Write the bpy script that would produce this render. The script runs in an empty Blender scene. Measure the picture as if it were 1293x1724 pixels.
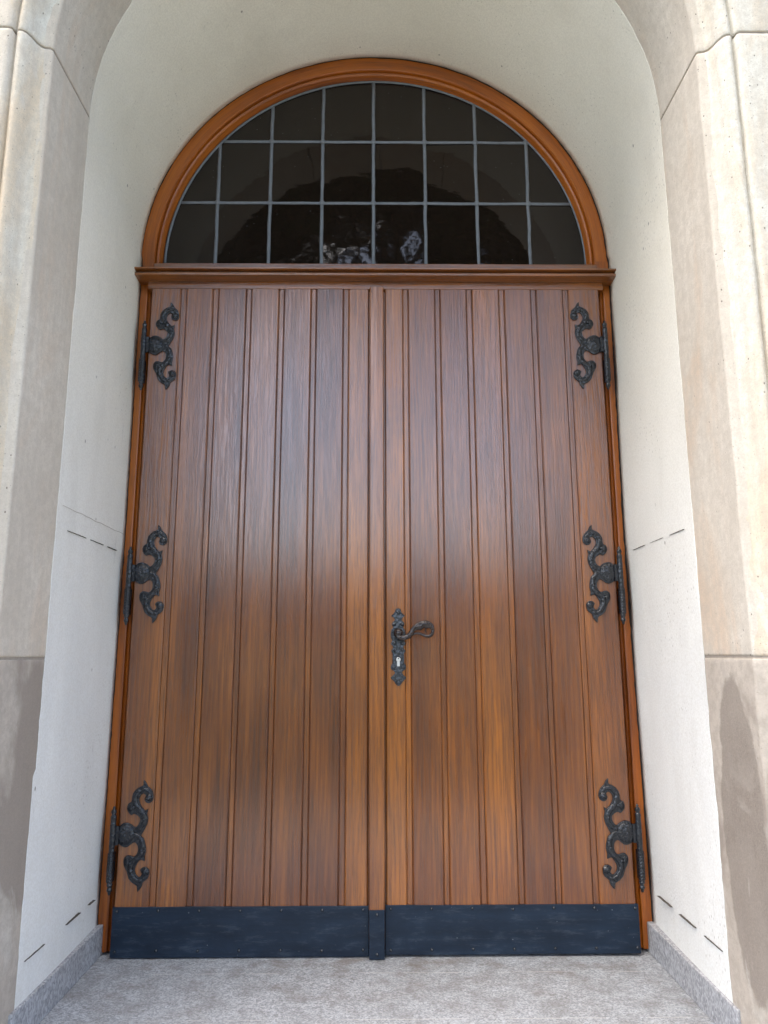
import bpy, bmesh, math, random
from mathutils import Vector, Matrix, noise, geometry
random.seed(7)
C = bpy.context.scene.collection
sc = bpy.context.scene
R = math.radians

# ------------------------------------------------------------------ camera
cd = bpy.data.cameras.new('camera'); cam = bpy.data.objects.new('camera', cd); C.objects.link(cam)
cd.sensor_fit = 'HORIZONTAL'; cd.sensor_width = 36; cd.lens = 36*1250/1293
cd.clip_start = .05; cd.clip_end = 600
cam.location = (0, -2.66, .973)
cam.rotation_euler = (R(90+10.87), 0, -math.atan(13.5/1250))
cam.rotation_euler.rotate_axis('Z', R(-.12))
sc.camera = cam
# ------------------------------------------------------------------ world, sun, exposure
SUN_EL, SUN_AZ = R(60), R(214)          # azimuth clockwise from north (+Y)
w = bpy.data.worlds.new('World'); sc.world = w; w.use_nodes = True
nt = w.node_tree; bg = nt.nodes['Background']
sky = nt.nodes.new('ShaderNodeTexSky'); sky.sky_type = 'NISHITA'; sky.sun_disc = False
sky.sun_elevation = SUN_EL; sky.sun_rotation = SUN_AZ
sky.air_density = 1.0; sky.dust_density = 3.0; sky.ozone_density = 1.0
nt.links.new(sky.outputs[0], bg.inputs[0]); bg.inputs[1].default_value = .15
sl = bpy.data.lights.new('sun', 'SUN'); so = bpy.data.objects.new('sun', sl); C.objects.link(so)
sl.energy = 1.4; sl.angle = R(75); sl.color = (1, .89, .73)
d = Vector((math.sin(SUN_AZ)*math.cos(SUN_EL), math.cos(SUN_AZ)*math.cos(SUN_EL), math.sin(SUN_EL)))
so.rotation_euler = d.to_track_quat('Z', 'Y').to_euler(); so.location = (-3, -8, 9)
sc.view_settings.view_transform = 'Standard'; sc.view_settings.look = 'None'
sc.view_settings.exposure = 2.25; sc.view_settings.gamma = 1
sc.render.resolution_x = 768; sc.render.resolution_y = 1024

# ------------------------------------------------------------------ node helpers
class NT:
    def __init__(s, name):
        s.m = bpy.data.materials.new(name); s.m.use_nodes = True; s.t = s.m.node_tree
        s.b = s.t.nodes['Principled BSDF']
    def n(s, kind, **kw):
        x = s.t.nodes.new('ShaderNode'+kind)
        for k, v in kw.items(): setattr(x, k, v)
        return x
    def l(s, a, b): s.t.links.new(a, b)
    def coord(s, attr=None):
        if attr:
            a = s.n('Attribute'); a.attribute_name = attr; return a.outputs['Vector']
        return s.n('TexCoord').outputs['Object']
    def fac(s, attr):
        a = s.n('Attribute'); a.attribute_name = attr; return a.outputs['Fac']
    def mp(s, vec, scale=(1, 1, 1), loc=(0, 0, 0), rot=(0, 0, 0)):
        m = s.n('Mapping'); s.l(vec, m.inputs[0])
        m.inputs['Scale'].default_value = scale; m.inputs['Location'].default_value = loc; m.inputs['Rotation'].default_value = rot
        return m.outputs[0]
    def noise(s, vec, scale=5, detail=4, rough=.55, dist=0):
        x = s.n('TexNoise'); s.l(vec, x.inputs['Vector']); x.inputs['Scale'].default_value = scale
        x.inputs['Detail'].default_value = detail; x.inputs['Roughness'].default_value = rough; x.inputs['Distortion'].default_value = dist
        return x.outputs['Fac']
    def vor(s, vec, scale, feature='F1'):
        x = s.n('TexVoronoi'); x.feature = feature; s.l(vec, x.inputs['Vector']); x.inputs['Scale'].default_value = scale
        return x
    def ramp(s, f, stops, interp='LINEAR'):
        r = s.n('ValToRGB'); s.l(f, r.inputs[0]); cr = r.color_ramp; cr.interpolation = interp
        while len(cr.elements) < len(stops): cr.elements.new(.5)
        for e, (p, c) in zip(cr.elements, stops):
            e.position = p; e.color = (c, c, c, 1) if isinstance(c, (int, float)) else (*c, 1)
        return r.outputs[0]
    def mix(s, f, a, b, mode='MIX'):
        x = s.n('Mix'); x.data_type = 'RGBA'; x.blend_type = mode
        for i, v in ((0, f), (6, a), (7, b)):
            if hasattr(v, 'node'): s.l(v, x.inputs[i])
            elif i == 0: x.inputs[0].default_value = v
            else: x.inputs[i].default_value = (*v, 1) if len(v) == 3 else v
        return x.outputs[2]
    def math(s, op, a, b=0, c=0, clamp=False):
        x = s.n('Math'); x.operation = op; x.use_clamp = clamp
        for i, v in enumerate((a, b, c)):
            if hasattr(v, 'node'): s.l(v, x.inputs[i])
            else: x.inputs[i].default_value = v
        return x.outputs[0]
    def sep(s, v):
        x = s.n('SeparateXYZ'); s.l(v, x.inputs[0]); return x.outputs
    def bump(s, h, strength=.3, dist=.01, prev=None):
        x = s.n('Bump'); s.l(h, x.inputs['Height']); x.inputs['Strength'].default_value = strength; x.inputs['Distance'].default_value = dist
        if prev: s.l(prev, x.inputs['Normal'])
        return x.outputs[0]
    def out(s, col=None, rough=None, nrm=None, **kw):
        for k, v in (('Base Color', col), ('Roughness', rough), ('Normal', nrm)):
            if v is None: continue
            if hasattr(v, 'node'): s.l(v, s.b.inputs[k])
            elif k == 'Base Color': s.b.inputs[k].default_value = (*v, 1)
            else: s.b.inputs[k].default_value = v
        for k, v in kw.items():
            s.b.inputs[k.replace('_', ' ')].default_value = v
        return s.m

# ------------------------------------------------------------------ materials
def oak(name, sat=1.0):
    k = NT(name); g = k.coord('grain'); tone = k.fac('tone')
    n1 = k.noise(k.mp(g, (9, 9, 1.3)), 1, 3, .55)                    # broad stain blotches
    n2 = k.noise(k.mp(g, (85, 85, 1.8)), 1, 6, .66, .6)              # figure
    dist = k.noise(k.mp(g, (7, 7, .9)), 1, 2, .5)
    s = k.sep(g)
    ring = k.math('SINE', k.math('ADD', k.math('MULTIPLY', s[0], 330), k.math('MULTIPLY', dist, 38)))
    ring = k.math('MULTIPLY_ADD', ring, .5, .5)
    warp = k.noise(k.mp(g, (14, 14, 5)), 1, 2)
    gw = k.n('VectorMath'); gw.operation = 'ADD'; k.l(g, gw.inputs[0]); cx = k.n('CombineXYZ'); k.l(k.math('MULTIPLY', warp, .016), cx.inputs[0]); k.l(cx.outputs[0], gw.inputs[1])
    pore = k.noise(k.mp(gw.outputs[0], (210, 210, 5)), 1, 5, .8)     # fine oak pores, gently wavy
    base = k.math('ADD', k.math('MULTIPLY', n1, .58), k.math('MULTIPLY', n2, .34))
    base = k.math('ADD', base, k.math('MULTIPLY', ring, .07))
    base = k.math('ADD', base, k.math('MULTIPLY', tone, .33))
    col = k.ramp(base, [(.36, (.072, .0175, .0035)), (.52, (.155, .042, .006)), (.66, (.240, .072, .008)), (.86, (.38, .126, .012))])
    pf = k.ramp(pore, [(.36, 1.0), (.54, 0.0)])
    col = k.mix(k.math('MULTIPLY', pf, .62), col, (.045, .017, .009))
    # old darkened patches of the varnish
    blot = k.ramp(k.noise(k.mp(g, (5, 5, 1.0), (3, 1, 7)), 1, 5, .6, .5), [(.50, 0.0), (.68, 1.0)])
    col = k.mix(k.math('MULTIPLY', blot, .42), col, (.070, .024, .015))
    h = k.math('SUBTRACT', k.math('MULTIPLY', n2, .35), k.math('MULTIPLY', pf, .8))
    nr = k.bump(h, .5, .0022)
    nr = k.bump(k.noise(k.mp(g, (12, 12, 2)), 1, 3), .10, .01, nr)
    ro = k.math('MULTIPLY_ADD', pf, .2, k.math('MULTIPLY_ADD', n1, .16, .20))
    k.l(k.bump(h, .22, .0016), k.b.inputs['Coat Normal'])
    return k.out(col, ro, nr, Coat_Weight=1.0, Coat_Roughness=.17, Specular_IOR_Level=.25, Coat_IOR=1.74)

def oak_frame():
    k = NT('amber_oak'); g = k.coord('grain')
    n2 = k.noise(k.mp(g, (45, 45, 1.6)), 1, 6, .6, .8)
    n1 = k.noise(k.mp(g, (8, 8, 1.2)), 1, 3)
    pore = k.noise(k.mp(g, (380, 380, 10)), 1, 3, .7)
    base = k.math('ADD', k.math('MULTIPLY', n1, .45), k.math('MULTIPLY', n2, .55))
    col = k.ramp(base, [(.34, (.16, .036, .002)), (.5, (.34, .085, .003)), (.68, (.46, .135, .006))])
    pf = k.ramp(pore, [(.36, 1.0), (.5, 0.0)])
    col = k.mix(k.math('MULTIPLY', pf, .4), col, (.07, .022, .006))
    nr = k.bump(k.math('SUBTRACT', n2, pf), .2, .0012)
    return k.out(col, .36, nr, Coat_Weight=.3, Coat_Roughness=.25)

def plaster():
    k = NT('lime_plaster'); c = k.coord(); s = k.sep(c)
    n1 = k.noise(c, 1.7, 6, .6); n2 = k.noise(k.mp(c, (1, 1, .35)), 6, 5, .6)
    edge = k.math('ADD', s[2], k.math('MULTIPLY', n1, .05))
    col = k.mix(k.ramp(n1, [(.35, 0.0), (.65, 1.0)]), (.79, .75, .645), (.86, .825, .73))
    low = k.mix(k.ramp(n2, [(.35, 0.0), (.65, 1.0)]), (.77, .78, .765), (.84, .85, .83))
    m = k.n('MapRange'); k.l(edge, m.inputs[0]); m.inputs[1].default_value = 2.3; m.inputs[2].default_value = .9
    col = k.mix(m.outputs[0], col, low)
    grime = k.ramp(k.noise(k.mp(c, (3, 3, .9), (5, 2, 1)), 1, 6, .65), [(.55, 0.0), (.8, 1.0)])
    col = k.mix(k.math('MULTIPLY', grime, .28), col, (.45, .42, .36))
    # small dark pits in scattered drifts
    v = k.vor(k.mp(c, (1, 1, .45)), 95)
    pit = k.ramp(v.outputs['Distance'], [(.10, 1.0), (.2, 0.0)])
    area = k.ramp(k.noise(c, 3.2, 3), [(.45, 0.0), (.62, 1.0)])
    rnd = k.ramp(k.sep(v.outputs['Color'])[0], [(.45, 0.0), (.5, 1.0)])
    pm = k.math('MULTIPLY', k.math('MULTIPLY', pit, area), rnd)
    v2 = k.vor(k.mp(c, (1, 1, .6), (3, 3, 3)), 15)
    big = k.math('MULTIPLY', k.ramp(v2.outputs['Distance'], [(.035, 1.0), (.07, 0.0)]), k.ramp(k.sep(v2.outputs['Color'])[1], [(.6, 0.0), (.65, 1.0)]))
    col = k.mix(k.math('MULTIPLY', pm, .65), col, (.22, .20, .17))
    col = k.mix(k.math('MULTIPLY', big, .8), col, (.15, .13, .11))
    # a few scuffs
    sc1 = k.noise(k.mp(c, (22, 22, 5), (1, 4, 2)), 1, 4, .7)
    sc2 = k.math('MULTIPLY', k.ramp(sc1, [(.66, 0.0), (.74, 1.0)]), k.ramp(k.noise(c, 1.9, 2), [(.5, 0.0), (.62, 1.0)]))
    col = k.mix(k.math('MULTIPLY', sc2, .5), col, (.27, .26, .24))
    fine = k.noise(c, 170, 4, .75)
    col = k.mix(k.math('MULTIPLY', k.ramp(fine, [(.42, 1.0), (.58, 0.0)]), .22), col, (.50, .47, .41))
    nr = k.bump(fine, .55, .003); nr = k.bump(k.math('SUBTRACT', k.noise(c, 9, 5, .6), pm), .25, .012, nr)
    return k.out(col, .85, nr, Specular_IOR_Level=.25)

def sandstone(name, lower=False):
    k = NT(name); c = k.coord(); s = k.sep(c)
    n1 = k.noise(c, 2.1, 6, .6, .4); n2 = k.noise(k.mp(c, (7, 7, 1.1)), 1, 5, .6)
    if lower:
        col = k.mix(k.ramp(n1, [(.35, 0.0), (.65, 1.0)]), (.44, .385, .33), (.56, .505, .44))
        st = k.math('ADD', k.noise(k.mp(c, (2.2, 2.2, 1.5), (0, 3, 2)), 1, 7, .6, .4), k.math('MULTIPLY', k.math('ABSOLUTE', k.math('SUBTRACT', s[2], .52)), -.22))
        col = k.mix(k.ramp(st, [(.44, 0.0), (.51, .75)]), col, (.25, .21, .18))
        ey = k.math('MULTIPLY', k.math('ADD', s[1], .705), 9.0); ez = k.math('MULTIPLY', k.math('SUBTRACT', s[2], .52), 2.45)
        el = k.math('ADD', k.math('ADD', k.math('MULTIPLY', ey, ey), k.math('MULTIPLY', ez, ez)), k.math('MULTIPLY', k.noise(c, 8, 5, .6), .9))
        damp = k.math('MULTIPLY', k.ramp(k.math('MULTIPLY', el, .5), [(.66, .75), (.72, 0.0)]), k.math('GREATER_THAN', s[0], 0))
        col = k.mix(damp, col, (.20, .168, .145))
        pale = k.noise(k.mp(c, (5, 5, 3.2), (7, 1, 4)), 1, 6, .6, .8)
        zf = k.n('MapRange'); k.l(s[2], zf.inputs[0]); zf.inputs[1].default_value = .75; zf.inputs[2].default_value = .3
        col = k.mix(k.math('MULTIPLY', k.ramp(pale, [(.54, 0.0), (.60, .8)]), zf.outputs[0]), col, (.60, .56, .50))
    else:
        beige = k.mix(k.ramp(n1, [(.32, 0.0), (.68, 1.0)]), (.62, .555, .47), (.74, .685, .60))
        vein = k.noise(k.mp(c, (3, 3, .9), (2, 2, 2), (.5, .2, 0)), 1, 6, .62, 1.2)
        beige = k.mix(k.math('MULTIPLY', k.ramp(vein, [(.50, 0.0), (.66, 1.0)]), .7), beige, (.66, .50, .365))
        # bleached skin on the moulded front edge, flaking off in hard-edged patches and rust-tinted drifts
        skin = k.mix(k.ramp(k.noise(k.mp(c, (5, 5, 1.2)), 1, 6, .7, .6), [(.46, 0.0), (.62, 1.0)]), (.77, .745, .665), (.70, .585, .44))
        wob = k.noise(k.mp(c, (9, 9, 2.5)), 1, 3, .5)
        front = k.math('LESS_THAN', k.math('ADD', s[1], k.math('MULTIPLY', wob, .03)), -.822)
        lw = k.noise(k.mp(c, (3.2, 3.2, 1.3), (9, 5, 1.4)), 1, 5, .6, .3)
        col = k.mix(k.math('MULTIPLY', front, k.ramp(lw, [(.42, .15), (.43, 1.0)])), beige, skin)
    col = k.mix(k.math('MULTIPLY', k.ramp(n2, [(.4, 0.0), (.8, 1.0)]), .3), col, (.40, .35, .29))
    tool = k.noise(k.mp(c, (60, 60, 2.5)), 1, 4, .7)
    col = k.mix(k.math('MULTIPLY', k.ramp(tool, [(.45, 1.0), (.62, 0.0)]), .06 if lower else .16), col, (.45, .40, .34))
    mot = k.noise(c, 38, 6, .75)
    col = k.mix(k.ramp(mot, [(.42, .35), (.58, 0.0)]), col, (.47, .42, .355) if not lower else (.30, .26, .225))
    v = k.vor(k.mp(c, (1, 1, .7)), 52)
    pit = k.math('MULTIPLY', k.ramp(v.outputs['Distance'], [(.07, 1.0), (.13, 0.0)]), k.ramp(k.sep(v.outputs['Color'])[0], [(.62, 0.0), (.66, 1.0)]))
    v2 = k.vor(c, 110)
    pit2 = k.math('MULTIPLY', k.ramp(v2.outputs['Distance'], [(.12, 1.0), (.2, 0.0)]), k.ramp(k.sep(v2.outputs['Color'])[0], [(.8, 0.0), (.84, 1.0)]))
    pp = k.math('MAXIMUM', pit, k.math('MULTIPLY', pit2, .6))
    col = k.mix(k.math('MULTIPLY', pp, .8 if not lower else .4), col, (.13, .105, .085))
    col = k.mix(k.ramp(k.noise(c, 230, 4, .8), [(.40, .30), (.54, 0.0)]), col, (.42, .37, .31))
    nr = k.bump(k.noise(c, 160, 5, .8), .7, .003); nr = k.bump(tool, .3, .003, nr); nr = k.bump(k.math('SUBTRACT', k.noise(c, 7, 5, .6), pp), .35, .012, nr)
    return k.out(col, .88, nr, Specular_IOR_Level=.2)

def granite(name, skirting=False):
    k = NT(name); c = k.coord()
    sc_ = (1, .8, .55) if skirting else (1, 1, 1)
    a = k.noise(k.mp(c, sc_), 190, 3, .75); b = k.noise(k.mp(c, sc_, (3, 3, 3)), 75, 3, .6); d_ = k.noise(c, 5, 6, .65)
    f = k.math('ADD', k.math('MULTIPLY', a, .6), k.math('MULTIPLY', b, .4))
    cell = k.vor(k.mp(c, sc_), 210); cv = k.sep(cell.outputs['Color'])[0]
    f = k.math('ADD', k.math('MULTIPLY', f, .72), k.math('MULTIPLY', cv, .28))
    if skirting: st = [(.32, (.21, .215, .23)), (.5, (.34, .35, .37)), (.68, (.50, .515, .545))]
    else: st = [(.34, (.21, .225, .24)), (.5, (.33, .355, .385)), (.66, (.47, .50, .545))]
    col = k.ramp(f, st)
    if not skirting:
        col = k.mix(k.math('MULTIPLY', k.ramp(k.noise(c, 11, 6, .7), [(.45, 0.0), (.66, 1.0)]), .6), col, (.17, .17, .17))
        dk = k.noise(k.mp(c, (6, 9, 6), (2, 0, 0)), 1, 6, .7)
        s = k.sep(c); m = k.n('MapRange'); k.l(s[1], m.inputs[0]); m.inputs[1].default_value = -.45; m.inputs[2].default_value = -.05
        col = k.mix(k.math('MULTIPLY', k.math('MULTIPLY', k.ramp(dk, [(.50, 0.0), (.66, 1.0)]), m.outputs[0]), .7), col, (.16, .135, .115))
        # pale fine joint lines across the slab
        for y0 in (-.118, -.418):
            wv = k.math('ABSOLUTE', k.math('ADD', k.math('SUBTRACT', s[1], y0), k.math('MULTIPLY', k.noise(c, 12, 2), .004)))
            lm = k.math('LESS_THAN', wv, .0018)
            brk = k.ramp(k.noise(k.mp(c, (7, 1, 1)), 1, 3), [(.42, 0.0), (.58, .5)])
            col = k.mix(k.math('MULTIPLY', lm, brk), col, (.62, .61, .59))
    else:
        col = k.mix(k.math('MULTIPLY', k.ramp(d_, [(.5, 0.0), (.8, 1.0)]), .4), col, (.24, .22, .22))
    nr = k.bump(f, .5, .003)
    return k.out(col, .62, nr)

def iron(name, col, brown=0):
    k = NT(name); c = k.coord()
    h = k.noise(c, 120, 3, .6); v = k.vor(c, 90)
    cc = k.mix(k.ramp(k.noise(c, 55, 4, .6), [(.4, 0.0), (.7, 1.0)]), col, tuple(x*1.9+.004 for x in col))
    nr = k.bump(v.outputs['Distance'], .6, .003); nr = k.bump(h, .5, .002, nr)
    return k.out(cc, .26, nr, Metallic=.0, Specular_IOR_Level=.6)

def kick_mat():
    k = NT('blue_black_sheet_metal'); c = k.coord()
    n1 = k.noise(k.mp(c, (1.5, 1, 7)), 3, 6, .65); fine = k.noise(k.mp(c, (60, 1, 260)), 1, 3, .7)
    col = k.mix(k.ramp(n1, [(.35, 0.0), (.7, 1.0)]), (.004, .011, .024), (.010, .024, .048))
    v = k.vor(c, 60); sp = k.math('MULTIPLY', k.ramp(v.outputs['Distance'], [(.06, 1.0), (.11, 0.0)]), k.ramp(k.sep(v.outputs['Color'])[0], [(.80, 0.0), (.84, 1.0)]))
    ar = k.ramp(k.noise(c, 4, 4, .7), [(.42, 0.0), (.6, 1.0)])
    col = k.mix(k.math('MULTIPLY', k.math('MULTIPLY', sp, ar), .8), col, (.25, .27, .29))
    sc_ = k.ramp(k.noise(k.mp(c, (9, 1, 48)), 1, 7, .78), [(.52, 0.0), (.74, .55)])
    col = k.mix(sc_, col, (.075, .095, .12))
    nr = k.bump(k.noise(c, 14, 4), .25, .01); nr = k.bump(fine, .12, .001, nr)
    return k.out(col, k.math('MULTIPLY_ADD', n1, .25, .33), nr, Metallic=.0, Specular_IOR_Level=.35)

def simple(name, col, rough=.6, var=.15, scale=30, **kw):
    k = NT(name); c = k.coord(); f = k.noise(c, scale, 4)
    cc = k.mix(f, tuple(x*(1-var) for x in col), tuple(x*(1+var) for x in col))
    return k.out(cc, rough, k.bump(f, .2, .004), **kw)

def glass_mat():
    k = NT('dark_leaded_glass'); c = k.coord()
    wv = k.noise(k.mp(c, (1, 1, 1.6)), 9, 2, .5); fn = k.noise(c, 34, 3, .6, 1)
    nr = k.bump(wv, .03, .02); nr = k.bump(fn, .009, .006, nr)
    v = k.vor(c, 75); s = k.math('MULTIPLY', k.ramp(v.outputs['Distance'], [(.05, 1.0), (.09, 0.0)]), k.ramp(k.sep(v.outputs['Color'])[0], [(.86, 0.0), (.9, 1.0)]))
    col = k.mix(s, (.011, .0075, .0055), (.24, .30, .32))
    return k.out(col, k.math('MULTIPLY_ADD', s, .4, .035), nr, IOR=1.44)

M = dict(oak=oak('varnished_oak'), amber=oak_frame(), plaster=plaster(), stone=sandstone('pale_sandstone'),
         stone_low=sandstone('stained_sandstone', True), granite=granite('granite_slab'), skirt=granite('granite_skirting', True),
         iron=iron('black_wrought_iron', (.007, .009, .013)), bronze=iron('browned_iron', (.013, .0065, .0055)),
         plateiron=iron('grey_black_iron', (.018, .022, .028)),
         kick=kick_mat(), glass=glass_mat(), silver=simple('brushed_nickel', (.62, .62, .60), .38, .05, 200, Metallic=.7),
         lead=simple('grey_lead', (.15, .165, .185), .55, .25, 40, Metallic=.25), slot=simple('slot_shadow_grime', (.07, .06, .05), .9), dark=simple('gap_shade', (.012, .010, .009), .9),
         mortar=simple('grey_mortar', (.36, .315, .265), .9, .3, 60), render=simple('wall_render', (.58, .54, .47), .9, .12, 3),
         gravel=simple('pale_gravel', (.42, .40, .35), .95, .35, 50), lawn=simple('mown_grass', (.055, .085, .03), .9, .4, 8), room=simple('dim_interior', (.10, .08, .06), .9),
         bark=simple('tree_bark', (.10, .08, .06), .9, .4, 12), leaf=simple('tree_leaf', (.022, .038, .012), .95, .4, 2.0, Specular_IOR_Level=.05))

# ------------------------------------------------------------------ mesh helpers
class MB:
    def __init__(s): s.v, s.f, s.g, s.t, s.sm = [], [], [], [], []
    def add(s, vs, fs, g=None, tone=0.0, off=(0, 0, 0), smooth=False):
        o = len(s.v)
        s.v += [tuple(p) for p in vs]
        g = g or [tuple(p) for p in vs]
        s.g += [(a[0]+off[0], a[1]+off[1], a[2]+off[2]) for a in g]
        s.t += [tone]*len(vs)
        s.f += [tuple(i+o for i in q) for q in fs]; s.sm += [smooth]*len(fs)
    def box(s, x0, x1, y0, y1, z0, z1, **k):
        vs = [(x, y, z) for x in (x0, x1) for y in (y0, y1) for z in (z0, z1)]
        s.add(vs, [(0, 1, 3, 2), (4, 6, 7, 5), (0, 4, 5, 1), (2, 3, 7, 6), (0, 2, 6, 4), (1, 5, 7, 3)], **k)
    def extr(s, prof, a, b, axis='z', closed=True, cap=True, segs=1, **k):
        """prof (p,q): axis z -> (x,y); axis x -> (y,z)"""
        n = len(prof); vs = []
        for i in range(segs+1):
            t = a+(b-a)*i/segs
            for p, q in prof: vs.append((p, q, t) if axis == 'z' else (t, p, q))
        fs = [(i*n+j, i*n+(j+1) % n, (i+1)*n+(j+1) % n, (i+1)*n+j) for i in range(segs) for j in range(n if closed else n-1)]
        if cap and closed: fs += [tuple(range(n))[::-1], tuple(range(segs*n, segs*n+n))]
        if axis == 'x' and 'g' not in k: k['g'] = [(v[2], v[1], v[0]) for v in vs]
        s.add(vs, fs, **k)
    def tube(s, pts, rad, n=10, flat=1.0, nrm=None, cap=True, **k):
        """swept tube; rad number or list; flat scales the section along nrm (a vector)"""
        P = [Vector(p) for p in pts]; vs = []; m = len(P)
        rd = rad if isinstance(rad, (list, tuple)) else [rad]*m
        up = Vector(nrm or (0, -1, 0)); prev = None
        for i, p in enumerate(P):
            t = (P[min(i+1, m-1)]-P[max(i-1, 0)]).normalized()
            u = up if nrm else (prev if prev is not None else (Vector((0, 0, 1)) if abs(t.z) < .9 else Vector((1, 0, 0))))
            a = t.cross(u)
            if a.length < 1e-5: a = t.cross(Vector((.3, .9, .2)))
            a.normalize(); b = a.cross(t).normalized(); prev = b
            for j in range(n):
                th = 2*math.pi*j/n
                vs.append(p+a*rd[i]*math.cos(th)+b*rd[i]*flat*math.sin(th))
        fs = [(i*n+j, i*n+(j+1) % n, (i+1)*n+(j+1) % n, (i+1)*n+j) for i in range(m-1) for j in range(n)]
        if cap: fs += [tuple(range(n))[::-1], tuple(range((m-1)*n, m*n))]
        s.add(vs, fs, smooth=k.pop('smooth', True), **k)
    def lathe(s, prof, c=(0, 0, 0), axis='z', n=16, **k):
        """prof list of (r,h)"""
        vs = []
        for r, h in prof:
            for j in range(n):
                th = 2*math.pi*j/n; a, b = r*math.cos(th), r*math.sin(th)
                q = (a, b, h) if axis == 'z' else (a, -h, b)
                vs.append((c[0]+q[0], c[1]+q[1], c[2]+q[2]))
        m = len(prof)
        fs = [(i*n+j, i*n+(j+1) % n, (i+1)*n+(j+1) % n, (i+1)*n+j) for i in range(m-1) for j in range(n)]
        fs += [tuple(range(n))[::-1], tuple(range((m-1)*n, m*n))]
        s.add(vs, fs, smooth=k.pop('smooth', True), **k)
    def mirror(s):
        r = MB(); r.v = [(-x, y, z) for x, y, z in s.v]; r.f = [q[::-1] for q in s.f]; r.g = list(s.g); r.t = list(s.t); r.sm = list(s.sm); return r
    def build(s, name, mat, parent=None, loc=None, bevel=0, fixn=True):
        me = bpy.data.meshes.new(name); me.from_pydata(s.v, [], s.f)
        a = me.attributes.new('grain', 'FLOAT_VECTOR', 'POINT'); a.data.foreach_set('vector', [c for p in s.g for c in p])
        a = me.attributes.new('tone', 'FLOAT', 'POINT'); a.data.foreach_set('value', s.t)
        me.polygons.foreach_set('use_smooth', s.sm)
        if fixn:
            bm = bmesh.new(); bm.from_mesh(me); bmesh.ops.recalc_face_normals(bm, faces=bm.faces); bm.to_mesh(me); bm.free()
        me.materials.append(mat); me.update()
        o = bpy.data.objects.new(name, me); C.objects.link(o)
        if parent: o.parent = parent
        if loc: o.location = loc
        if bevel:
            b = o.modifiers.new('bevel', 'BEVEL'); b.width = bevel; b.segments = 2; b.limit_method = 'ANGLE'; b.angle_limit = R(35)
        return o
def empty(name, loc, label, cat, group=None):
    o = bpy.data.objects.new(name, None); C.objects.link(o); o.location = loc; o.empty_display_size = .2
    o['label'] = label; o['category'] = cat; o['kind'] = 'thing'
    if group: o['group'] = group
    return o
def smoothp(pts, n=4):
    """Catmull-Rom through 2D points"""
    out = []; L = len(pts)
    for i in range(L-1):
        p0, p1, p2, p3 = pts[max(i-1, 0)], pts[i], pts[i+1], pts[min(i+2, L-1)]
        for j in range(n):
            t = j/n
            out.append(tuple(.5*((2*b)+(-a+c)*t+(2*a-5*b+4*c-d_)*t*t+(-a+3*b-3*c+d_)*t**3) for a, b, c, d_ in zip(p0, p1, p2, p3)))
    out.append(pts[-1]); return out
def plate(mb, outline, y_back, y_front, bev):
    """flat plate from an (x,z) outline with a chamfered front edge, added to mb"""
    me = bpy.data.curves.new('plate_outline', 'CURVE'); me.dimensions = '2D'; me.fill_mode = 'BOTH'
    sp = me.splines.new('POLY'); sp.points.add(len(outline)-1)
    for q, (x, z) in zip(sp.points, outline): q.co = (x, z, 0, 1)
    sp.use_cyclic_u = True
    me.extrude = (y_back-y_front)/2-bev*.7; me.bevel_depth = bev; me.bevel_resolution = 2; me.offset = -bev
    o = bpy.data.objects.new('plate_outline', me); C.objects.link(o)
    dg = bpy.context.evaluated_depsgraph_get(); ms = bpy.data.meshes.new_from_object(o.evaluated_get(dg))
    ym = (y_back+y_front)/2
    mb.add([(v.co.x, ym-v.co.z, v.co.y) for v in ms.vertices], [tuple(p.vertices) for p in ms.polygons])
    bpy.data.objects.remove(o); bpy.data.curves.remove(me); bpy.data.meshes.remove(ms)

# ------------------------------------------------------------------ dimensions (metres, leaf front face is y = 0)
XR = .913            # reveal half width
ZS = 2.66            # centre of the outer stone arch; the plaster vault rises towards it
ZC = 2.499           # centre of the arch
RF = .918            # outer radius of the wooden frame

# ================================================================== SETTING
g = MB()
g.box(-150, 150, -200, 60, -.75, -.5)
o = g.build('ground', M['gravel']); o['kind'] = 'structure'
g = MB(); g.box(-150, 150, -199, -5.2, -.498, -.46)
o = g.build('lawn', M['lawn']); o['kind'] = 'structure'
g = MB(); g.box(-.99, .99, -1.25, .12, -.5, 0)
o = g.build('floor', M['granite'], bevel=.006); o['kind'] = 'structure'
g = MB()
g.box(-1.3, 1.3, -1.58, -1.252, -.5, -.165); g.box(-1.3, 1.3, -1.9, -1.582, -.5, -.33)
o = g.build('steps', M['granite'], bevel=.006); o['kind'] = 'structure'

# ================================================================== PORTAL WALL
wall = empty('stone_portal', (0, -.56, 0), 'pale plastered and sandstone round arched portal wall framing the wooden door', 'wall')
wall_inv = (0, .56, 0)
def W(o): o.location = wall_inv; return o
# --- plaster reveal and vault with a ragged outer edge
def path(n1=60, n2=90, r=XR):
    P = []
    for i in range(n1+1): P.append(('L', ZC*i/n1))
    for i in range(1, n2): P.append(('A', math.pi*i/n2))
    for i in range(n1+1): P.append(('R', ZC*(1-i/n1)))
    return P
def pos(t, r, zc=None):
    k, v = t; zc = zc or ZC
    if k != 'A': v = v*zc/ZC
    if k == 'L': return (-r, v)
    if k == 'R': return (r, v)
    return (-r*math.cos(v), zc+r*math.sin(v))
def wavy(t, z0, side):      # the walls are not quite straight: the recess is wider at the floor
    if t[0] == 'A': return -.004*(-math.cos(t[1]))
    q = min(z0, 2.45)
    if side: return (.015*(1-q/1.45) if q < 1.45 else .006*(q-1.45))-.005
    return (.009*(1-q/1.45) if q < 1.45 else .003*(q-1.45))-.002
P = path(150, 160); mb = MB(); vs = []; rows = ['ret', .0265, .0, -.1, -.25, -.4, -.5, 'pre', None, 'lip', 'back']
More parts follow.
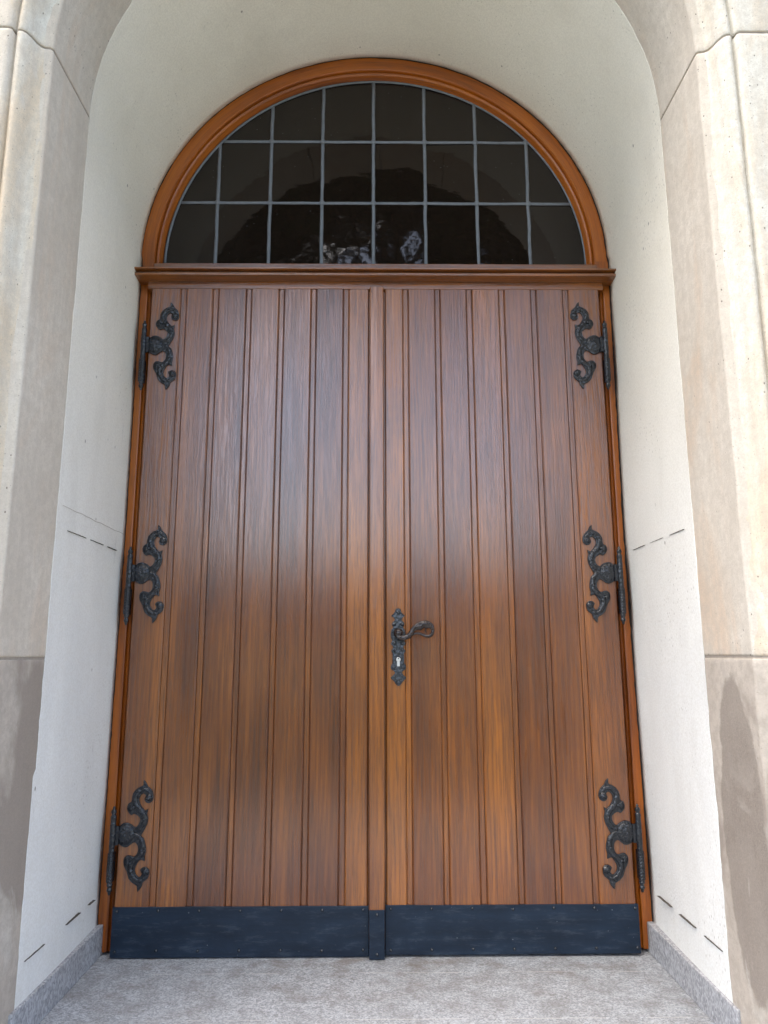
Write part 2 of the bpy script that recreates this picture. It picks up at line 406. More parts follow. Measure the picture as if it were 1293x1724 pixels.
for i, t in enumerate(P):
    x0, z0 = pos(t, 1)
    side = x0 > 0
    def jit(f, a): return noise.noise(Vector((x0*3+5, f*z0, f)))*a
    wav = wavy(t, z0, side)
    rag = jit(9, .003)+jit(34, .003)+jit(110, .002)+(jit(3, .006) if z0 < 1.2 else 0) + (jit(16, .006) if side and z0 < 1.3 else 0)
    ed = -.562+rag-(.012 if (not side and z0 < .62) else 0)
    inner = .012*max(0, jit(21, 1))+jit(60, .0015)
    for rj, y in enumerate(rows):
        r = XR+.001+(.005 if rj < 3 else .003 if rj == 3 else 0)+.0012*noise.noise(Vector((x0*2, z0*3, rj)))
        r += wav*(1 if rj < 3 else .8 if rj == 3 else .55 if rj == 4 else .25 if rj == 5 else 0)
        if y == 'ret': y = .0272; r += .02
        if y is None: y = ed
        elif y == 'pre': y = ed+.005
        elif y == 'lip': y = ed+.004; r += .003
        elif y == 'back': y = ed+.012; r += .008
        if rj < 2: r += jit(50, .0012)
        if rj > 6 and y != 'x': r = min(r, .9150) if rows[rj] != 'back' and rows[rj] != 'lip' else r
        x, z = pos(t, r, ZC+.004+(ZS-ZC-.004)*min(1, max(0, -y/.56))); vs.append((x, y, z))
n = len(rows)
mb.add(vs, [(i*n+j, i*n+j+1, (i+1)*n+j+1, (i+1)*n+j) for i in range(len(P)-1) for j in range(n-1)], smooth=True)
W(mb.build('plaster_reveal', M['plaster'], wall))
# --- stone jambs and arch
PROF = [(.925, -.50), (.9148, -.55), (.9148, -.56), (.9152, -.822), (.9152, -.829), (.921, -.834), (.935, -.836), (.944, -.842), (.950, -.855), (.955, -.873), (.962, -.888), (.971, -.897),
        (.980, -.898), (.987, -.892), (.990, -.884), (.994, -.886), (.996, -.901), (1.002, -.906), (1.012, -.906), (1.36, -.906), (1.36, -.86)]
ZJ = ZS
def stone(side, a, b, name, mat, seed):
    """a,b: ('z',height) or ('t',angle from the springing) ; block swept from a to b"""
    def pt(r, u):          # u in [0,1]
        sa = a[1]-ZS if a[0] == 'z' else a[1]*r
        sb = b[1]-ZS if b[0] == 'z' else b[1]*r
        s_ = sa+(sb-sa)*u
        if s_ <= 0: return (r, ZS+s_)
        return (r*math.cos(s_/r), ZS+r*math.sin(s_/r))
    US = [0, .0035]+[i/60 for i in range(1, 60)]+[.9965, 1]; N = len(US)-1; vs = []; m = len(PROF)
    for i in range(N+1):
        for j, (r, y) in enumerate(PROF):
            x, z = pt(r, US[i])
            q = Vector((x*side*7, y*7, z*7+seed))
            dn = (noise.noise(q)*.0022+noise.noise(q*4)*.0011)*(.25 if y > -.60 else 1)
            e = min(i, N-i)
            if e == 0: dn += .0012
            vs.append((side*(x+dn*(1 if z < ZC+.2 else .5)), y+dn*.8, z))
    fs = [(i*m+j, i*m+j+1, (i+1)*m+j+1, (i+1)*m+j) for i in range(N) for j in range(m-1)]
    k_ = len(vs)
    # top and bottom beds
    for i in (0, N): fs.append(tuple(i*m+j for j in range(m)))
    b_ = MB(); b_.add(vs, fs, smooth=False)
    ob = b_.build(name, mat, wall); W(ob); 
    for p in ob.data.polygons: p.use_smooth = len(p.vertices) == 4
    return ob
JG = .0035
for sd in (-1, 1):
    s1 = stone(sd, ('z', -.02), ('z', .965-JG), 'jamb_stone', M['stone_low'], 3*sd)
    s1['label'] = 'damp-stained grey brown base block of the jamb'
    stone(sd, ('z', .965+JG), ('z', ZJ-JG), 'jamb_stone', M['stone'], 11*sd)
    stone(sd, ('z', ZJ+JG), ('t', R(68)), 'arch_stone', M['stone'], 23*sd)
    s1 = stone(sd, ('t', R(68.3)), ('t', R(90)), 'arch_stone', M['stone'], 31*sd)
# mortar behind the joints
for sd in (-1, 1):
    for z, hz in ((.965, .010), (ZJ, .010)):
        vs = []
        for dz in (-hz, hz):
            for r, y in PROF[1:-1]: vs.append((sd*(r+.003), y+.003, z+dz))
        m = len(PROF)-2
        mb = MB(); mb.add(vs, [(j, j+1, m+j+1, m+j) for j in range(m-1)])
        W(mb.build('mortar_joint', M['mortar'], wall))
# --- facade beyond the stones
mb = MB(); Pp = path(8, 40); vs = []
for t in Pp:
    x, z = pos(t, 1.355, ZS); vs.append((x, -.875, z))
for t in Pp:
    x, z = pos(t, 1.0, ZS)
    if t[0] == 'L': q = (-7, -.875, z)
    elif t[0] == 'R': q = (7, -.875, z)
    else:
        a = t[1]; dx, dz = -math.cos(a), math.sin(a)
        s_ = min(7/abs(dx) if abs(dx) > 1e-6 else 1e9, 3.04/dz if dz > 1e-6 else 1e9); q = (dx*s_, -.875, ZS+dz*s_)
    vs.append(q)
m = len(Pp); mb.add(vs, [(j, j+1, m+j+1, m+j) for j in range(m-1)])
vv = [(-7, -.875, -.5), (-.93, -.875, -.5), (-.93, -.875, 0), (-7, -.875, 0)]
mb.add(vv, [(0, 1, 2, 3)]); mb.add([(-x, y, z) for x, y, z in vv], [(0, 1, 2, 3)])
mb.box(-7, 7, -.87, 2.6, 5.705, 5.9); mb.box(-7, -6.9, -.87, 2.6, -.5, 5.7); mb.box(6.9, 7, -.87, 2.6, -.5, 5.7); mb.box(-6.9, 6.9, 2.5, 2.6, -.5, 5.7)
W(mb.build('facade', M['render'], wall))
# --- granite skirtings
mb = MB(); mb.box(-.93, -.906, -.60, .045, .0, .094)
W(mb.build('skirting', M['skirt'], wall, bevel=.003))
mb = MB(); mb.box(.906, .93, -.60, .045, .0, .094)
W(mb.build('skirting', M['skirt'], wall, bevel=.003))
# --- cut slots in the plaster
slots = [(-1, 1.335, [(-.484, -.343), (-.305, -.190), (-.150, -.06)]), (1, 1.336, [(-.499, -.386), (-.337, -.223), (-.173, -.055)]),
         (-1, .192, [(-.538, -.419), (-.270, -.166), (-.095, -.045)]), (1, .203, [(-.531, -.420), (-.362, -.244), (-.184, -.071)])]
for sd, z, L in slots:
    for a, b in L:
        mb = MB(); th = .0009 if (sd < 0 and z > 1) else .0006
        n_ = 10; vs = []
        for i in range(n_+1):
            y = a+(b-a)*i/n_; h_ = th*(.6+.5*math.sin(math.pi*i/n_))+random.uniform(-.0003, .0003)
            dz = random.uniform(-.0004, .0004)
            for q in (z-h_+dz, z+h_+dz): vs += [(sd*(XR-.0022), y, q), (sd*(XR+.006), y, q)]
        fs = []
        for i in range(n_):
            k_ = i*4
            fs += [(k_, k_+2, k_+6, k_+4), (k_, k_+4, k_+5, k_+1), (k_+2, k_+3, k_+7, k_+6)]
        mb.add(vs, fs); W(mb.build('slot', M['slot'], wall))
# hairline of the plaster repair on the left and right reveal
for sd, zz, y0 in ((-1, 1.402, -.53), (1, 1.41, -.40)):
    pts = []
    for i in range(24):
        y = y0+(0-y0)*i/23; pts.append((sd*(XR-.0006), y, zz-.0+.004*noise.noise(Vector((i*.4, sd, 0)))))
    if sd < 0:
        mb = MB(); mb.tube(pts, .0006, 4); W(mb.build('hairline_crack', M['mortar'], wall))

# ================================================================== DOOR
door = empty('double_door', (0, 0, 0), 'varnished oak plank double door with arched leaded fanlight and black scroll hinges', 'door')
# --- leaves
def leaf_section(x0, x1, yf=0.0, ch=.004):
    return [(x0, .045), (x0, yf+ch), (x0+ch, yf), (x1-ch, yf), (x1, yf+ch), (x1, .045)]
ZT, ZB = 2.361, .012
def build_leaf(planks, lo, hi):
    mb = MB()
    mb.box(lo+.002+(.006 if lo > 0 else 0), hi-.002-(.010 if lo < 0 else 0), .012, .044, ZB+.001, ZT+.02, tone=.1, off=(random.uniform(0, 9), 3, 0))       # backing
    for i, (a, b, tn) in enumerate(planks):
        mb.extr(leaf_section(a, b), ZB, ZT, tone=tn, off=(random.uniform(-20, 20), random.uniform(-20, 20), random.uniform(-20, 20)))
        if i+1 < len(planks):
            c = planks[i+1][0]
            # slim bead lying in the groove between two planks
            s_ = [(b+.0013, .030), (b+.0013, .0045), (b+.0033, .0030), (c-.0033, .0030), (c-.0013, .0045), (c-.0013, .030)]
            mb.extr(s_, ZB, ZT, tone=tn*.5+.2, off=(random.uniform(-20, 20), 5, random.uniform(-20, 20)))
    return mb
LP = [(-.865, -.752, .45), (-.730, -.628, .35), (-.607, -.500, .12), (-.480, -.374, .22), (-.354, -.250, .18), (-.230, -.1255, 0.0), (-.105, -.028, .75)]
RP = [(.034, .103, .85), (.123, .227, .30), (.246, .349, .38), (.370, .475, .55), (.495, .599, .12), (.619, .723, .20), (.744, .864, .42)]
l1 = build_leaf(LP, -.865, -.026).build('door_leaf', M['oak'], door); l1['label'] = 'left door leaf of seven oak planks'
l2 = build_leaf(RP, .032, .864).build('door_leaf', M['oak'], door); l2['label'] = 'right door leaf of seven oak planks'
# head rail above the planks
mb = MB(); mb.extr([(.001, ZT+.001), (-.001, ZT+.003), (-.001, ZT+.036), (.04, ZT+.036), (.04, ZT+.001)], -.880, .880, 'x', tone=.55, off=(2, 2, 2))
mb.build('head_rail', M['oak'], door)
# --- cover strip at the meeting edges
mb = MB(); mb.box(-.034, .038, .014, .040, .02, ZT-.002, tone=.6)
mb.extr([(-.0245, .03), (-.0245, -.016), (-.021, -.020), (.002, -.021), (.025, -.020), (.0285, -.016), (.0285, .03)], .150, ZT, tone=.62, off=(13, 4, 9))
mb.build('cover_strip', M['oak'], door)
# --- kick plates
def kick(x0, x1, z0, z1, yf, lab):
    mb = MB(); N = 12
    vs = []
    for i in range(N+1):
        x = x0+(x1-x0)*i/N
        bz = .0012*noise.noise(Vector((x*6, 0, 0))); by = .0012*noise.noise(Vector((x*5, 4, 0)))
        vs += [(x, yf+.012, z0), (x, yf+by, z0+bz), (x, yf+by*.5, z1+bz), (x, yf+.012, z1+bz)]
    fs = [(i*4+j, i*4+(j+1) % 4, (i+1)*4+(j+1) % 4, (i+1)*4+j) for i in range(N) for j in range(4)]
    fs += [(0, 1, 2, 3), (N*4, N*4+1, N*4+2, N*4+3)]
    mb.add(vs, fs)
    o_ = mb.build('kick_plate', M['kick'], door, bevel=.0012); o_['label'] = lab; return o_
k1 = kick(-.868, -.024, .004, .157, -.004, 'left blue-black kick plate')
k2 = kick(.030, .870, .008, .158, -.004, 'right blue-black kick plate')
k3 = kick(-.023, .028, .003, .150, -.026, 'narrow blue-black kick plate on the cover strip')
rm = MB(); rm.lathe([(.0052, -.001), (.0048, .0015), (.0030, .0032), (.0008, .0038)], axis='y', n=10)
riv0 = None
def rivet(x, y, z, par):
    global riv0
    if riv0 is None: riv0 = rm.build('rivet', M['plateiron'], par, (x, y, z)); return
    o_ = riv0.copy(); C.objects.link(o_); o_.parent = par; o_.location = (x, y, z)
for i in range(7):
    for z in (.146, .024):
        rivet(-.853+.135*i, -.0045, z+random.uniform(-.002, .002), k1); rivet(.048+.135*i, -.0045, z+random.uniform(-.002, .002), k2)
rivet(.003, -.0265, .137, k3); rivet(.003, -.0265, .018, k3)

# --- frame: jambs and arch in one sweep
FP = [(.843, .095), (.846, .066), (.850, .056), (.853, .046), (.856, .0425), (.860, .0405), (.8635, .0415), (.866, .045), (.8675, .034), (.870, .030), (.94, .030), (.94, .14)]
mb = MB(); m = len(FP); vs = []; gs = []; N = 120
for i in range(N+1):
    a = math.pi*i/N
    for r, y in FP: vs.append((-r*math.cos(a), y, ZC+r*math.sin(a))); gs.append((r, y, a*.9))
mb.add(vs, [(i*m+j, i*m+j+1, (i+1)*m+j+1, (i+1)*m+j) for i in range(N) for j in range(m-1)], g=gs, off=(4, 0, 8))
for sd in (-1, 1):   # short straight pieces below the springing
    vs = []; gs = []
    for z in (2.42, ZC):
        for r, y in FP: vs.append((sd*r, y, z)); gs.append((r, y, z-ZC))
    mb.add(vs, [(j, j+1, m+j+1, m+j) for j in range(m-1)], g=gs, off=(4, 0, 8))
for p in range(len(mb.sm)): mb.sm[p] = False
ob = mb.build('arched_frame', M['amber'], door, (-.004, 0, 0))
for sd in (-1, 1):
    mb = MB()
    pr = [(.80, .14), (.80, .050), (.878, .050), (.880, .041), (.885, .038), (.889, .041), (.891, .032), (.895, .030), (.945, .030), (.945, .14)]
    mb.extr([(sd*a, b) for a, b in pr],   .010, 2.42, off=(sd*7, 2, 3)); mb.build('frame_jamb', M['amber'], door)
# bottom rail of the fanlight
mb = MB(); mb.extr([(.09, 2.43), (.024, 2.43), (.024, 2.481), (.027, 2.4845), (.033, 2.486), (.036, 2.4895), (.09, 2.4895)][::-1], -.870, .870, 'x', tone=.5, off=(1, 8, 2))
mb.build('fanlight_rail', M['oak'], door)
# transom moulding
mb = MB()
tp = [(.06, 2.428), (-.052, 2.4235), (-.055, 2.422), (-.055, 2.417), (-.050, 2.4155), (-.032, 2.4150), (-.030, 2.4085), (-.034, 2.4065), (-.0465, 2.4055), (-.0475, 2.4035), (-.0475, 2.3965), (-.0465, 2.395),
      (-.026, 2.3945), (-.014, 2.394), (-.008, 2.393), (.06, 2.393)]
mb.extr(tp, -.927, .919, 'x', tone=.45, off=(6, 8, 1))
mb.build('transom', M['oak'], door)
# ragged dark strip painting the shade of the open gap between frame and plaster
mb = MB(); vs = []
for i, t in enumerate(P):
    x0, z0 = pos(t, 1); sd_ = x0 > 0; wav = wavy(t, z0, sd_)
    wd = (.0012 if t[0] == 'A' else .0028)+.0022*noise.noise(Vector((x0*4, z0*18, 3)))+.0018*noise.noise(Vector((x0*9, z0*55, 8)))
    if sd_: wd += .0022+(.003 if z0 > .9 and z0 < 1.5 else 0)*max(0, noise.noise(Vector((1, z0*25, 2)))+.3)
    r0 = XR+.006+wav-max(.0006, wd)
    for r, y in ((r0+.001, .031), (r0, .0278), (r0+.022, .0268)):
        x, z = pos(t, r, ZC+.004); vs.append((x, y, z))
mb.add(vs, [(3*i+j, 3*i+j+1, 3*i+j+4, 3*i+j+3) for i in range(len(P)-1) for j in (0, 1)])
mb.build('gap_shade_strip', M['dark'], door)

# --- fanlight glass and lead
YG = .072
VX = [-.854, -.643, -.431, -.220, -.011, .200, .410, .620, .835]; HZ = [2.475, 2.776, 3.056, 3.36]
mb = MB()
for i in range(len(VX)-1):
    for j in range(3):
        tx, tz = random.gauss(0, .009), abs(random.gauss(0, .009))
        if (i, j) in ((4, 0), (3, 0)): tx, tz = (.004 if i == 3 else -.002), (-.008 if i == 3 else -.012)
        x0, x1, z0, z1 = VX[i], VX[i+1], HZ[j], HZ[j+1]; K = 14; vs = []; ok = {}
        for a in range(K+1):
            for b in range(K+1):
                x = x0+(x1-x0)*a/K; z = z0+(z1-z0)*b/K; dz = max(0, z-ZC)
                rr = math.hypot(x, dz)
                if rr > .87: s_ = .87/rr; xx, zz = x*s_, (ZC+dz*s_ if z > ZC else z)
                else: xx, zz = x, z
                ok[(a, b)] = rr < .90
                vs.append((xx, YG+tx*(x-(x0+x1)/2)+tz*(z-(z0+z1)/2)+.0004*noise.noise(Vector((x*13, z*13, i*3+j))), zz))
        fs = [(a*(K+1)+b, (a+1)*(K+1)+b, (a+1)*(K+1)+b+1, a*(K+1)+b+1) for a in range(K) for b in range(K) if ok[(a, b)] or ok[(a+1, b+1)] or ok[(a, b+1)] or ok[(a+1, b)]]
        mb.add(vs, fs, smooth=True)
mb.build('fanlight_glass', M['glass'], door, fixn=False)
mb = MB(); RI = .848
for x in VX[1:-1]:
    zt = ZC+math.sqrt(RI**2-x*x); n_ = 26
    mb.tube([(x+.0022*noise.noise(Vector((x*9, i*.35, 1))), YG-.001, 2.47+(zt-2.47)*i/n_) for i in range(n_+1)], [.0072+.0012*noise.noise(Vector((x*7, i*1.3, 5))) for i in range(n_+1)], 8, .5, (0, -1, 0))
for z in HZ[1:-1]:
    xm = math.sqrt(RI**2-(z-ZC)**2); n_ = 40
    mb.tube([(-xm+2*xm*i/n_, YG-.0015, z+.0020*noise.noise(Vector((z*9, i*.3, 2)))) for i in range(n_+1)], [.0068+.0012*noise.noise(Vector((z*7, i*1.3, 5))) for i in range(n_+1)], 8, .5, (0, -1, 0))
    for x in VX[1:-1]:
        if abs(x) < xm: mb.lathe([(.0125, 0), (.0115, .003), (.006, .0055), (.001, .006)], (x, YG-.002, z), 'y', 10)
mb.tube([(-.842*math.cos(math.pi*i/90), YG-.003, ZC+.842*math.sin(math.pi*i/90)) for i in range(91)], [.0058+.0015*noise.noise(Vector((i*.9, 3, 5))) for i in range(91)], 6, .6, (0, -1, 0))
mb.build('lead_came', M['lead'], door)

# --- hinges
O = [(.008,.015),(.015,.028),(.025,.034),(.037,.035),(.053,.028),(.063,.02),(.073,.028),(.078,.04),(.077,.05),(.067,.059),(.056,.063),(.048,.059),(.038,.068),(.032,.081),(.036,.096),(.046,.102),(.047,.115),(.05,.129),(.061,.143),(.076,.151),(.084,.156),(.083,.171),(.092,.164),(.099,.151),(.112,.139),(.119,.122),(.118,.107),(.107,.097),(.094,.1),(.089,.111),(.093,.12),(.089,.127),(.08,.126),(.073,.116),(.072,.103),(.08,.088),(.093,.074),(.104,.079),(.101,.064),(.105,.047),(.101,.026),(.09,.004),(.085,-.007),(.094,-.015),(.101,-.034),(.104,-.055),(.1,-.072),(.101,-.086),(.088,-.081),(.077,-.093),(.07,-.11),(.073,-.124),(.083,-.135),(.091,-.131),(.093,-.124),(.088,-.114),(.094,-.106),(.106,-.104),(.117,-.112),(.119,-.124),(.114,-.14),(.099,-.152),(.095,-.166),(.082,-.181),(.08,-.163),(.065,-.154),(.051,-.14),(.043,-.117),(.033,-.1),(.031,-.081),(.039,-.069),(.051,-.068),(.064,-.072),(.074,-.062),(.077,-.048),(.073,-.034),(.064,-.027),(.054,-.032),(.042,-.041),(.03,-.042),(.017,-.036),(.007,-.029),(-.004,-.030),(-.008,-.036),(-.008,.028),(-.004,.020)]
KA = [(.060,.008),(.078,.014),(.090,.028),(.093,.047),(.087,.064),(.073,.079),(.061,.095),(.058,.115),(.064,.129),(.076,.139),(.092,.141),(.105,.131),(.109,.117),(.103,.109)]
KB = [(.060,-.002),(.076,-.008),(.087,-.022),(.091,-.041),(.088,-.063),(.077,-.077),(.061,-.091),(.055,-.107),(.059,-.124),(.07,-.14),(.085,-.147),(.1,-.141),(.109,-.128),(.106,-.116)]
SCR = [(.031,-.004),(.056,.085),(.092,.045),(.103,.113),(.090,-.051),(.055,-.091),(.105,-.117)]
strap = MB()
outl = smoothp(O+[O[0]], 2)[:-1]
plate(strap, outl, .000, -.0055, .0016)
for K in (KA, KB):
    q = smoothp(K, 4); n_ = len(q)
    strap.tube([(x, -.0052, z) for x, z in q], [.0030+.0060*math.sin(math.pi*min(1, (i+4)/n_*1.05))**.6+.0008*math.sin(i*1.7) for i in range(n_)], 10, .62, (0, -1, 0))
for x, z in ((.104, .115), (.106, -.119)): strap.lathe([(.0125, 0), (.0122, .004), (.009, .0075), (.004, .009), (.0005, .0092)], (x, -.003, z), 'y', 14)
for x, z in ((.048, .084), (.046, -.088)):      # shell-like leaves behind the scrolls
    for a in range(5):
        th = R(130+a*28) if z > 0 else R(120+a*28)
        strap.tube([(x+.006, -.0045, z), (x+.013*math.cos(th), -.0065, z+.013*math.sin(th))], [.003, .0042], 6, .7, (0, -1, 0))
strap.lathe([(.034, 0), (.031, .0028), (.022, .0052), (.010, .0066), (.001, .007)], (.030, -.0045, -.003), 'y', 24)
for a in range(14):   # engraved ring of petals round the boss
    th = 2*math.pi*a/14
    strap.tube([(.030+.016*math.cos(th), -.0104, -.003+.016*math.sin(th)), (.030+.028*math.cos(th), -.0078, -.003+.028*math.sin(th))], [.0012, .0026], 6, .7, (0, -1, 0))
strap.box(-.012, .012, -.014, -.003, -.034, .026)
pin = MB()
PX = -.0065
pin.lathe([(.002, .090), (.0045, .086), (.0035, .082), (.0075, .078), (.0095, .072), (.0075, .066), (.0062, .063), (.0088, .060), (.0098, .055), (.0092, .050), (.0090, .034), (.0098, .030),
           (.0098, -.038), (.0090, -.042), (.0092, -.048), (.0098, -.052), (.0088, -.055)], (PX, 0, 0), 'z', 16)
vs = []; n_ = 16; zs = [-.055-.098*i/60 for i in range(61)]
for i, z in enumerate(zs):
    for j in range(n_):
        th = 2*math.pi*j/n_; r = .0085+.0016*math.cos(4*(th-i*.26)); vs.append((PX+r*math.cos(th), r*math.sin(th), z))
pin.add(vs, [(i*n_+j, i*n_+(j+1) % n_, (i+1)*n_+(j+1) % n_, (i+1)*n_+j) for i in range(60) for j in range(n_)], smooth=True)
pin.lathe([(.0088, -.153), (.0098, -.156), (.0085, -.160), (.0062, -.163), (.0078, -.167), (.0092, -.171), (.0078, -.176), (.0045, -.179), (.0052, -.182), (.0035, -.186), (.001, -.188)], (PX, 0, 0), 'z', 16)
pin.box(PX-.014, PX+.004, .004, .032, -.150, -.060)      # leaf of the pin let into the frame
scm = MB(); scm.lathe([(.0046, -.001), (.0043, .0012), (.0026, .0026), (.0006, .003)], axis='y', n=10)
H0 = {}
def hinge(side, x, z, lab):
    if side not in H0:
        st = strap if side < 0 else strap.mirror(); pn = pin if side < 0 else pin.mirror()
        h = st.build('hinge', M['iron'], door, fixn=False if side < 0 else False)
        p_ = pn.build('hinge_pin', M['iron'], h, (0, -.016, 0))
        scs = []
        for i, (a, b) in enumerate(SCR):
            s_ = scm.build('screw', M['plateiron'], h) if not scs else scs[0].copy()
            if scs: C.objects.link(s_); s_.parent = h
            s_.location = ((a if side < 0 else -a), -.0105 if i else -.0118, b); scs.append(s_)
        H0[side] = h
    else:
        src = H0[side]; h = src.copy(); C.objects.link(h); h.parent = door
        for ch in src.children: c_ = ch.copy(); C.objects.link(c_); c_.parent = h
    h.location = (x, -.0005, z); h['label'] = lab
for z, nm, xr in ((2.131, 'top', .866), (1.264, 'middle', .868), (.385, 'bottom', .876)):
    hinge(-1, -.872, z, nm+' left scroll hinge'); hinge(1, xr, z+(.006 if z > 2 else 0), nm+' right scroll hinge')

# --- lock plate (long escutcheon)
S_ = .000296; U0, V0 = 450, 700
prof = [(240, 4), (262, 18), (280, 26), (298, 48), (318, 60), (335, 84), (345, 66), (360, 48), (385, 38), (398, 48), (412, 68), (432, 75), (452, 70), (468, 58), (480, 64), (500, 80), (530, 88), (560, 90), (600, 86), (622, 72), (636, 74), (655, 88), (675, 84), (690, 66), (710, 62), (730, 72), (745, 86), (762, 78), (780, 68), (850, 68), (895, 70), (915, 84), (940, 92), (962, 84), (980, 58), (998, 42), (1015, 48), (1035, 66), (1055, 92), (1075, 84), (1095, 58), (1115, 44), (1135, 32), (1150, 12), (1156, 3)]
rt = [(h*S_, (V0-v)*S_) for v, h in prof]; ol = rt+[(-a, b) for a, b in rt[::-1]]
lp = MB(); plate(lp, ol, .000, -.0042, .0012)
def PZ(v): return (V0-v)*S_
for u, v, r in ((-50, 435, 24), (50, 435, 24), (-48, 660, 20), (48, 660, 20), (-55, 740, 16), (55, 740, 16), (-52, 940, 26), (52, 940, 26), (0, 1115, 24), (0, 300, 20)):
    lp.lathe([(r*S_, 0), (r*S_*.93, .0022), (r*S_*.6, .0042), (r*S_*.1, .005)], (u*S_, -.0036, PZ(v)), 'y', 12)
for sx in (-1, 1):
    lp.tube([(sx*20*S_, -.004, PZ(250)), (sx*34*S_, -.0052, PZ(300)), (sx*70*S_, -.004, PZ(334))], .0022, 6, .7, (0, -1, 0))
    lp.tube([(sx*14*S_, -.004, PZ(1010)), (sx*40*S_, -.0055, PZ(1040)), (sx*80*S_, -.004, PZ(1060)), (sx*40*S_, -.0055, PZ(1090)), (sx*12*S_, -.004, PZ(1140))], .0022, 6, .7, (0, -1, 0))
    lp.tube([(sx*62*S_, -.004, PZ(780)), (sx*64*S_, -.005, PZ(850)), (sx*60*S_, -.004, PZ(905))], .0018, 6, .7, (0, -1, 0))
    lp.tube([(sx*72*S_, -.004, PZ(500)), (sx*80*S_, -.005, PZ(560)), (sx*66*S_, -.0045, PZ(620)), (sx*20*S_, -.0045, PZ(650)), (sx*20*S_, -.0045, PZ(720)), (sx*52*S_, -.004, PZ(770))], .002, 6, .7, (0, -1, 0))
lp.tube([(32*S_*math.cos(a), -.0045, PZ(850)+34*S_*math.sin(a)) for a in [R(-30+24*i) for i in range(11)]], .0018, 6, .7, (0, -1, 0))
plo = lp.build('lock_plate', M['plateiron'], door, (.078, -.0005, 1.000), fixn=False)
kc = MB()
kc.lathe([(27*S_, -.002), (27*S_, .0075), (24*S_, .0085), (1e-4, .0085)], (0, -.001, PZ(850)), 'y', 20, smooth=False)
kc.box(-16*S_, 16*S_, -.0085, .001, PZ(928), PZ(868))
kc.build('lock_cylinder', M['silver'], plo, bevel=.0005)
kh = MB(); kh.lathe([(9*S_, 0), (8*S_, .0012), (1e-4, .0013)], (0, -.0088, PZ(838)), 'y', 10); kh.build('keyhole', M['dark'], plo)
# --- lever handle
lv = MB()
def HP(u, v, y): return ((u-450)*S_, y, (540-v)*S_)
lv.lathe([(.004, -.004), (.0155, .0), (.0175, .004), (.0165, .008), (.0125, .010), (.0115, .022), (.0135, .028), (.0125, .034), (.006, .038), (.0005, .039)], (0, 0, 0), 'y', 24)
q = smoothp([(425, 520), (432, 560), (455, 590), (500, 600), (545, 588), (585, 560), (610, 520), (640, 478), (690, 440), (750, 418), (800, 425), (838, 455), (852, 500), (846, 545), (820, 575), (785, 580), (740, 566), (700, 550), (655, 546), (618, 560), (590, 580)], 4)
n_ = len(q)
rr_ = [1.6*q_ for q_ in [.0040+.0016*math.sin(math.pi*min(1, i/n_*2.2)) if i < n_*.5 else .0045-.0026*(i-n_*.5)/(n_*.5) for i in range(n_)]]
lv.tube([HP(u, v, -.030-.006*math.sin(math.pi*i/n_)) for i, (u, v) in enumerate(q)], rr_, 10, .8, (0, -1, 0))
# leaf blade folded over the loop
up_ = smoothp([(600, 530), (625, 480), (670, 430), (720, 404), (775, 400), (822, 425), (850, 470), (858, 510)], 3)
lo_ = smoothp([(606, 540), (640, 520), (680, 506), (712, 510), (745, 486), (780, 492), (815, 490), (842, 520)], 3)
vs = []; m = len(up_)
for i in range(m):
    for t in range(6):
        f = t/5; u = up_[i][0]*(1-f)+lo_[i][0]*f; v = up_[i][1]*(1-f)+lo_[i][1]*f
        vs.append(HP(u, v, -.038-.0065*math.sin(math.pi*f)*math.sin(math.pi*(i+.5)/m)+(.0015 if t == 3 else 0)))
back = [(x, y+.004, z) for x, y, z in vs]
fs = [(i*6+t, (i+1)*6+t, (i+1)*6+t+1, i*6+t+1) for i in range(m-1) for t in range(5)]
k_ = len(vs); fs += [tuple(a+k_ for a in reversed(f)) for f in list(fs)]
for i in range(m-1): fs += [(i*6, (i+1)*6, (i+1)*6+k_, i*6+k_), (i*6+5, (i+1)*6+5, (i+1)*6+5+k_, i*6+5+k_)]
lv.add(vs+back, fs, smooth=True)
lv.tube([HP(770, 478, -.036), HP(768, 520, -.035), HP(778, 545, -.034)], [.0022, .0028, .0012], 6)
lv.tube([HP(590, 575, -.030), HP(588, 605, -.029), HP(600, 618, -.029)], [.003, .0034, .0012], 6)
lv.build('door_handle', M['bronze'], door, (.0785, -.006, 1.000+(V0-540)*S_))

# --- dim hall behind the door
mb = MB(); mb.box(-2.5, 2.5, .16, 2.4, -.1, 4.4)
o = mb.build('hall', M['room']); o['kind'] = 'structure'
# open the wall side of the hall so that the fanlight looks in
bm = bmesh.new(); bm.from_mesh(o.data)
bmesh.ops.delete(bm, geom=[f for f in bm.faces if abs(f.calc_center_median().y-.16) < .01], context='FACES'); bm.to_mesh(o.data); bm.free()

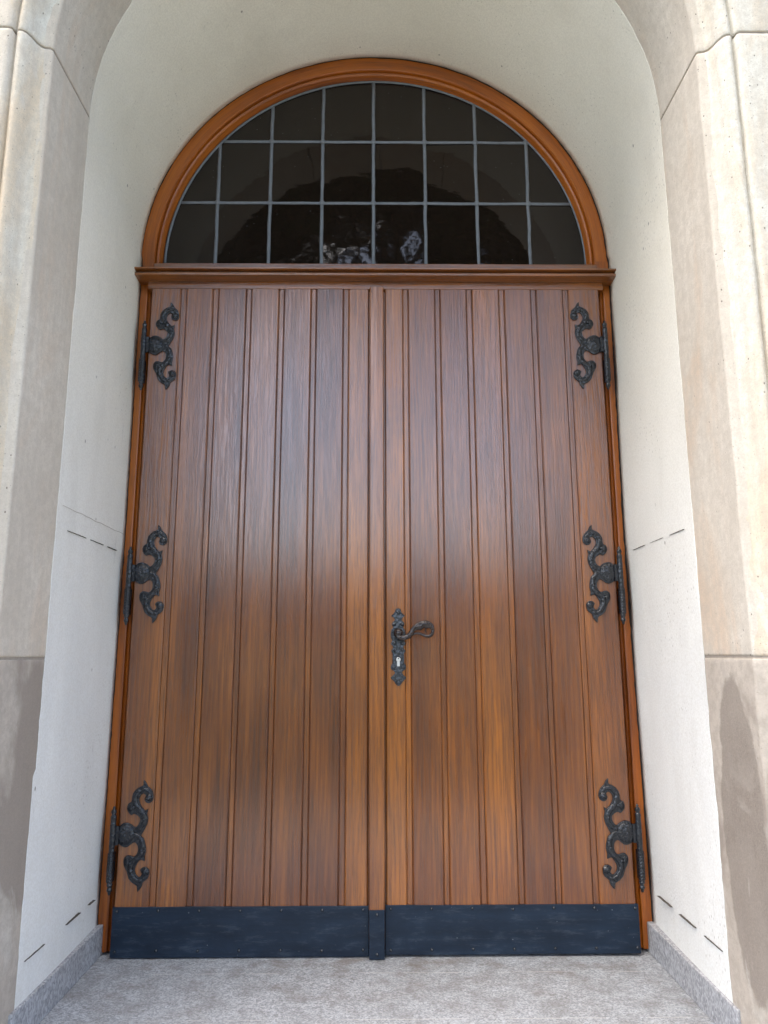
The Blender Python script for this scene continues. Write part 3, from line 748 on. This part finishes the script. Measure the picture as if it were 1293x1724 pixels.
# ================================================================== TREES behind the viewer (mirrored in the glass and varnish)
def make_tree(seed, H, cr, cz, nleaf, ls):
    rnd = random.Random(seed); tr = MB(); lf = MB(); clumps = []
    tr.tube([(0, 0, -.3), (.1, 0, H*.25), (-.1, .1, H*.5), (0, 0, H*.8)], [H*.028, H*.02, H*.013, H*.004], 9)
    for i in range(16):
        a = rnd.uniform(0, 6.28); z0 = H*rnd.uniform(.3, .7); rad = cr*rnd.uniform(.45, .95); z1 = cz+rnd.uniform(-.2, .85)*(H-cz)*.85
        e = Vector((rad*math.cos(a), rad*math.sin(a), z1)); s_ = Vector((0, 0, z0)); mid = s_.lerp(e, .5)+Vector((0, 0, .5))
        tr.tube([s_, mid, e], [H*.009, H*.005, H*.0015], 6); clumps.append(e)
        if mid.z > cz-1.6: clumps.append(mid)
    for i in range(nleaf):
        c_ = clumps[rnd.randrange(len(clumps))]; sp = cr*.26
        p_ = c_+Vector((rnd.gauss(0, sp), rnd.gauss(0, sp), rnd.gauss(0, sp*.45)))
        a = Vector((rnd.gauss(0, 1), rnd.gauss(0, 1), rnd.gauss(0, .6))).normalized()*ls*rnd.uniform(.6, 1.3)
        b = a.cross(Vector((rnd.gauss(0, 1), rnd.gauss(0, 1), rnd.gauss(0, 1)))).normalized()*a.length*.55
        lf.add([p_-a, p_-b, p_+a, p_+b], [(0, 1, 2, 3)])
    return tr, lf
def tree(tr, lf, loc, rz, lab, grp, s=1):
    t = empty('broadleaf_tree', loc, lab, 'tree', grp); t.rotation_euler.z = rz; t.scale = (s, s, s)
    a = tr if isinstance(tr, bpy.types.Object) else None
    if a is None: a = tr.build('trunk', M['bark'], t); b = lf.build('crown', M['leaf'], t, fixn=False)
    else:
        a = tr.copy(); C.objects.link(a); a.parent = t; b = lf.copy(); C.objects.link(b); b.parent = t
    return a, b
ta, tb = make_tree(5, 20.4, 6.0, 16.2, 17000, .30)
G = 'tall trees standing before the portal'
a, b = tree(ta, tb, (-5.2, -16.5, -.5), 0, 'tall broadleaf tree overhanging the forecourt, left of the door axis', G)
tree(a, b, (5.6, -17.5, -.5), 2.1, 'tall broadleaf tree overhanging the forecourt, right of the door axis', G)
tree(a, b, (.4, -22, -.5), 1.2, 'tallest broadleaf tree on the door axis, behind the other tall trees', G, 1.28)
tree(a, b, (-13.5, -19, -.5), 4.0, 'tall broadleaf tree at the far left end of the forecourt', G)
tree(a, b, (14.0, -18.5, -.5), 5.1, 'tall broadleaf tree at the far right end of the forecourt', G)
ta, tb = make_tree(9, 5.2, 2.6, 2.6, 2600, .22)
G = 'low garden trees beyond the forecourt'; first = None
names = ['first', 'second', 'third', 'fourth', 'fifth', 'sixth', 'seventh', 'eighth', 'ninth']
for i in range(9):
    lab = 'low round garden tree, %s from the left of the row' % names[i]
    loc = (-16+4*i+random.uniform(-.4, .4), -27+random.uniform(-1, 1), -.5)
    if first is None: first = tree(ta, tb, loc, 0, lab, G)
    else: tree(first[0], first[1], loc, i*1.3, lab, G)
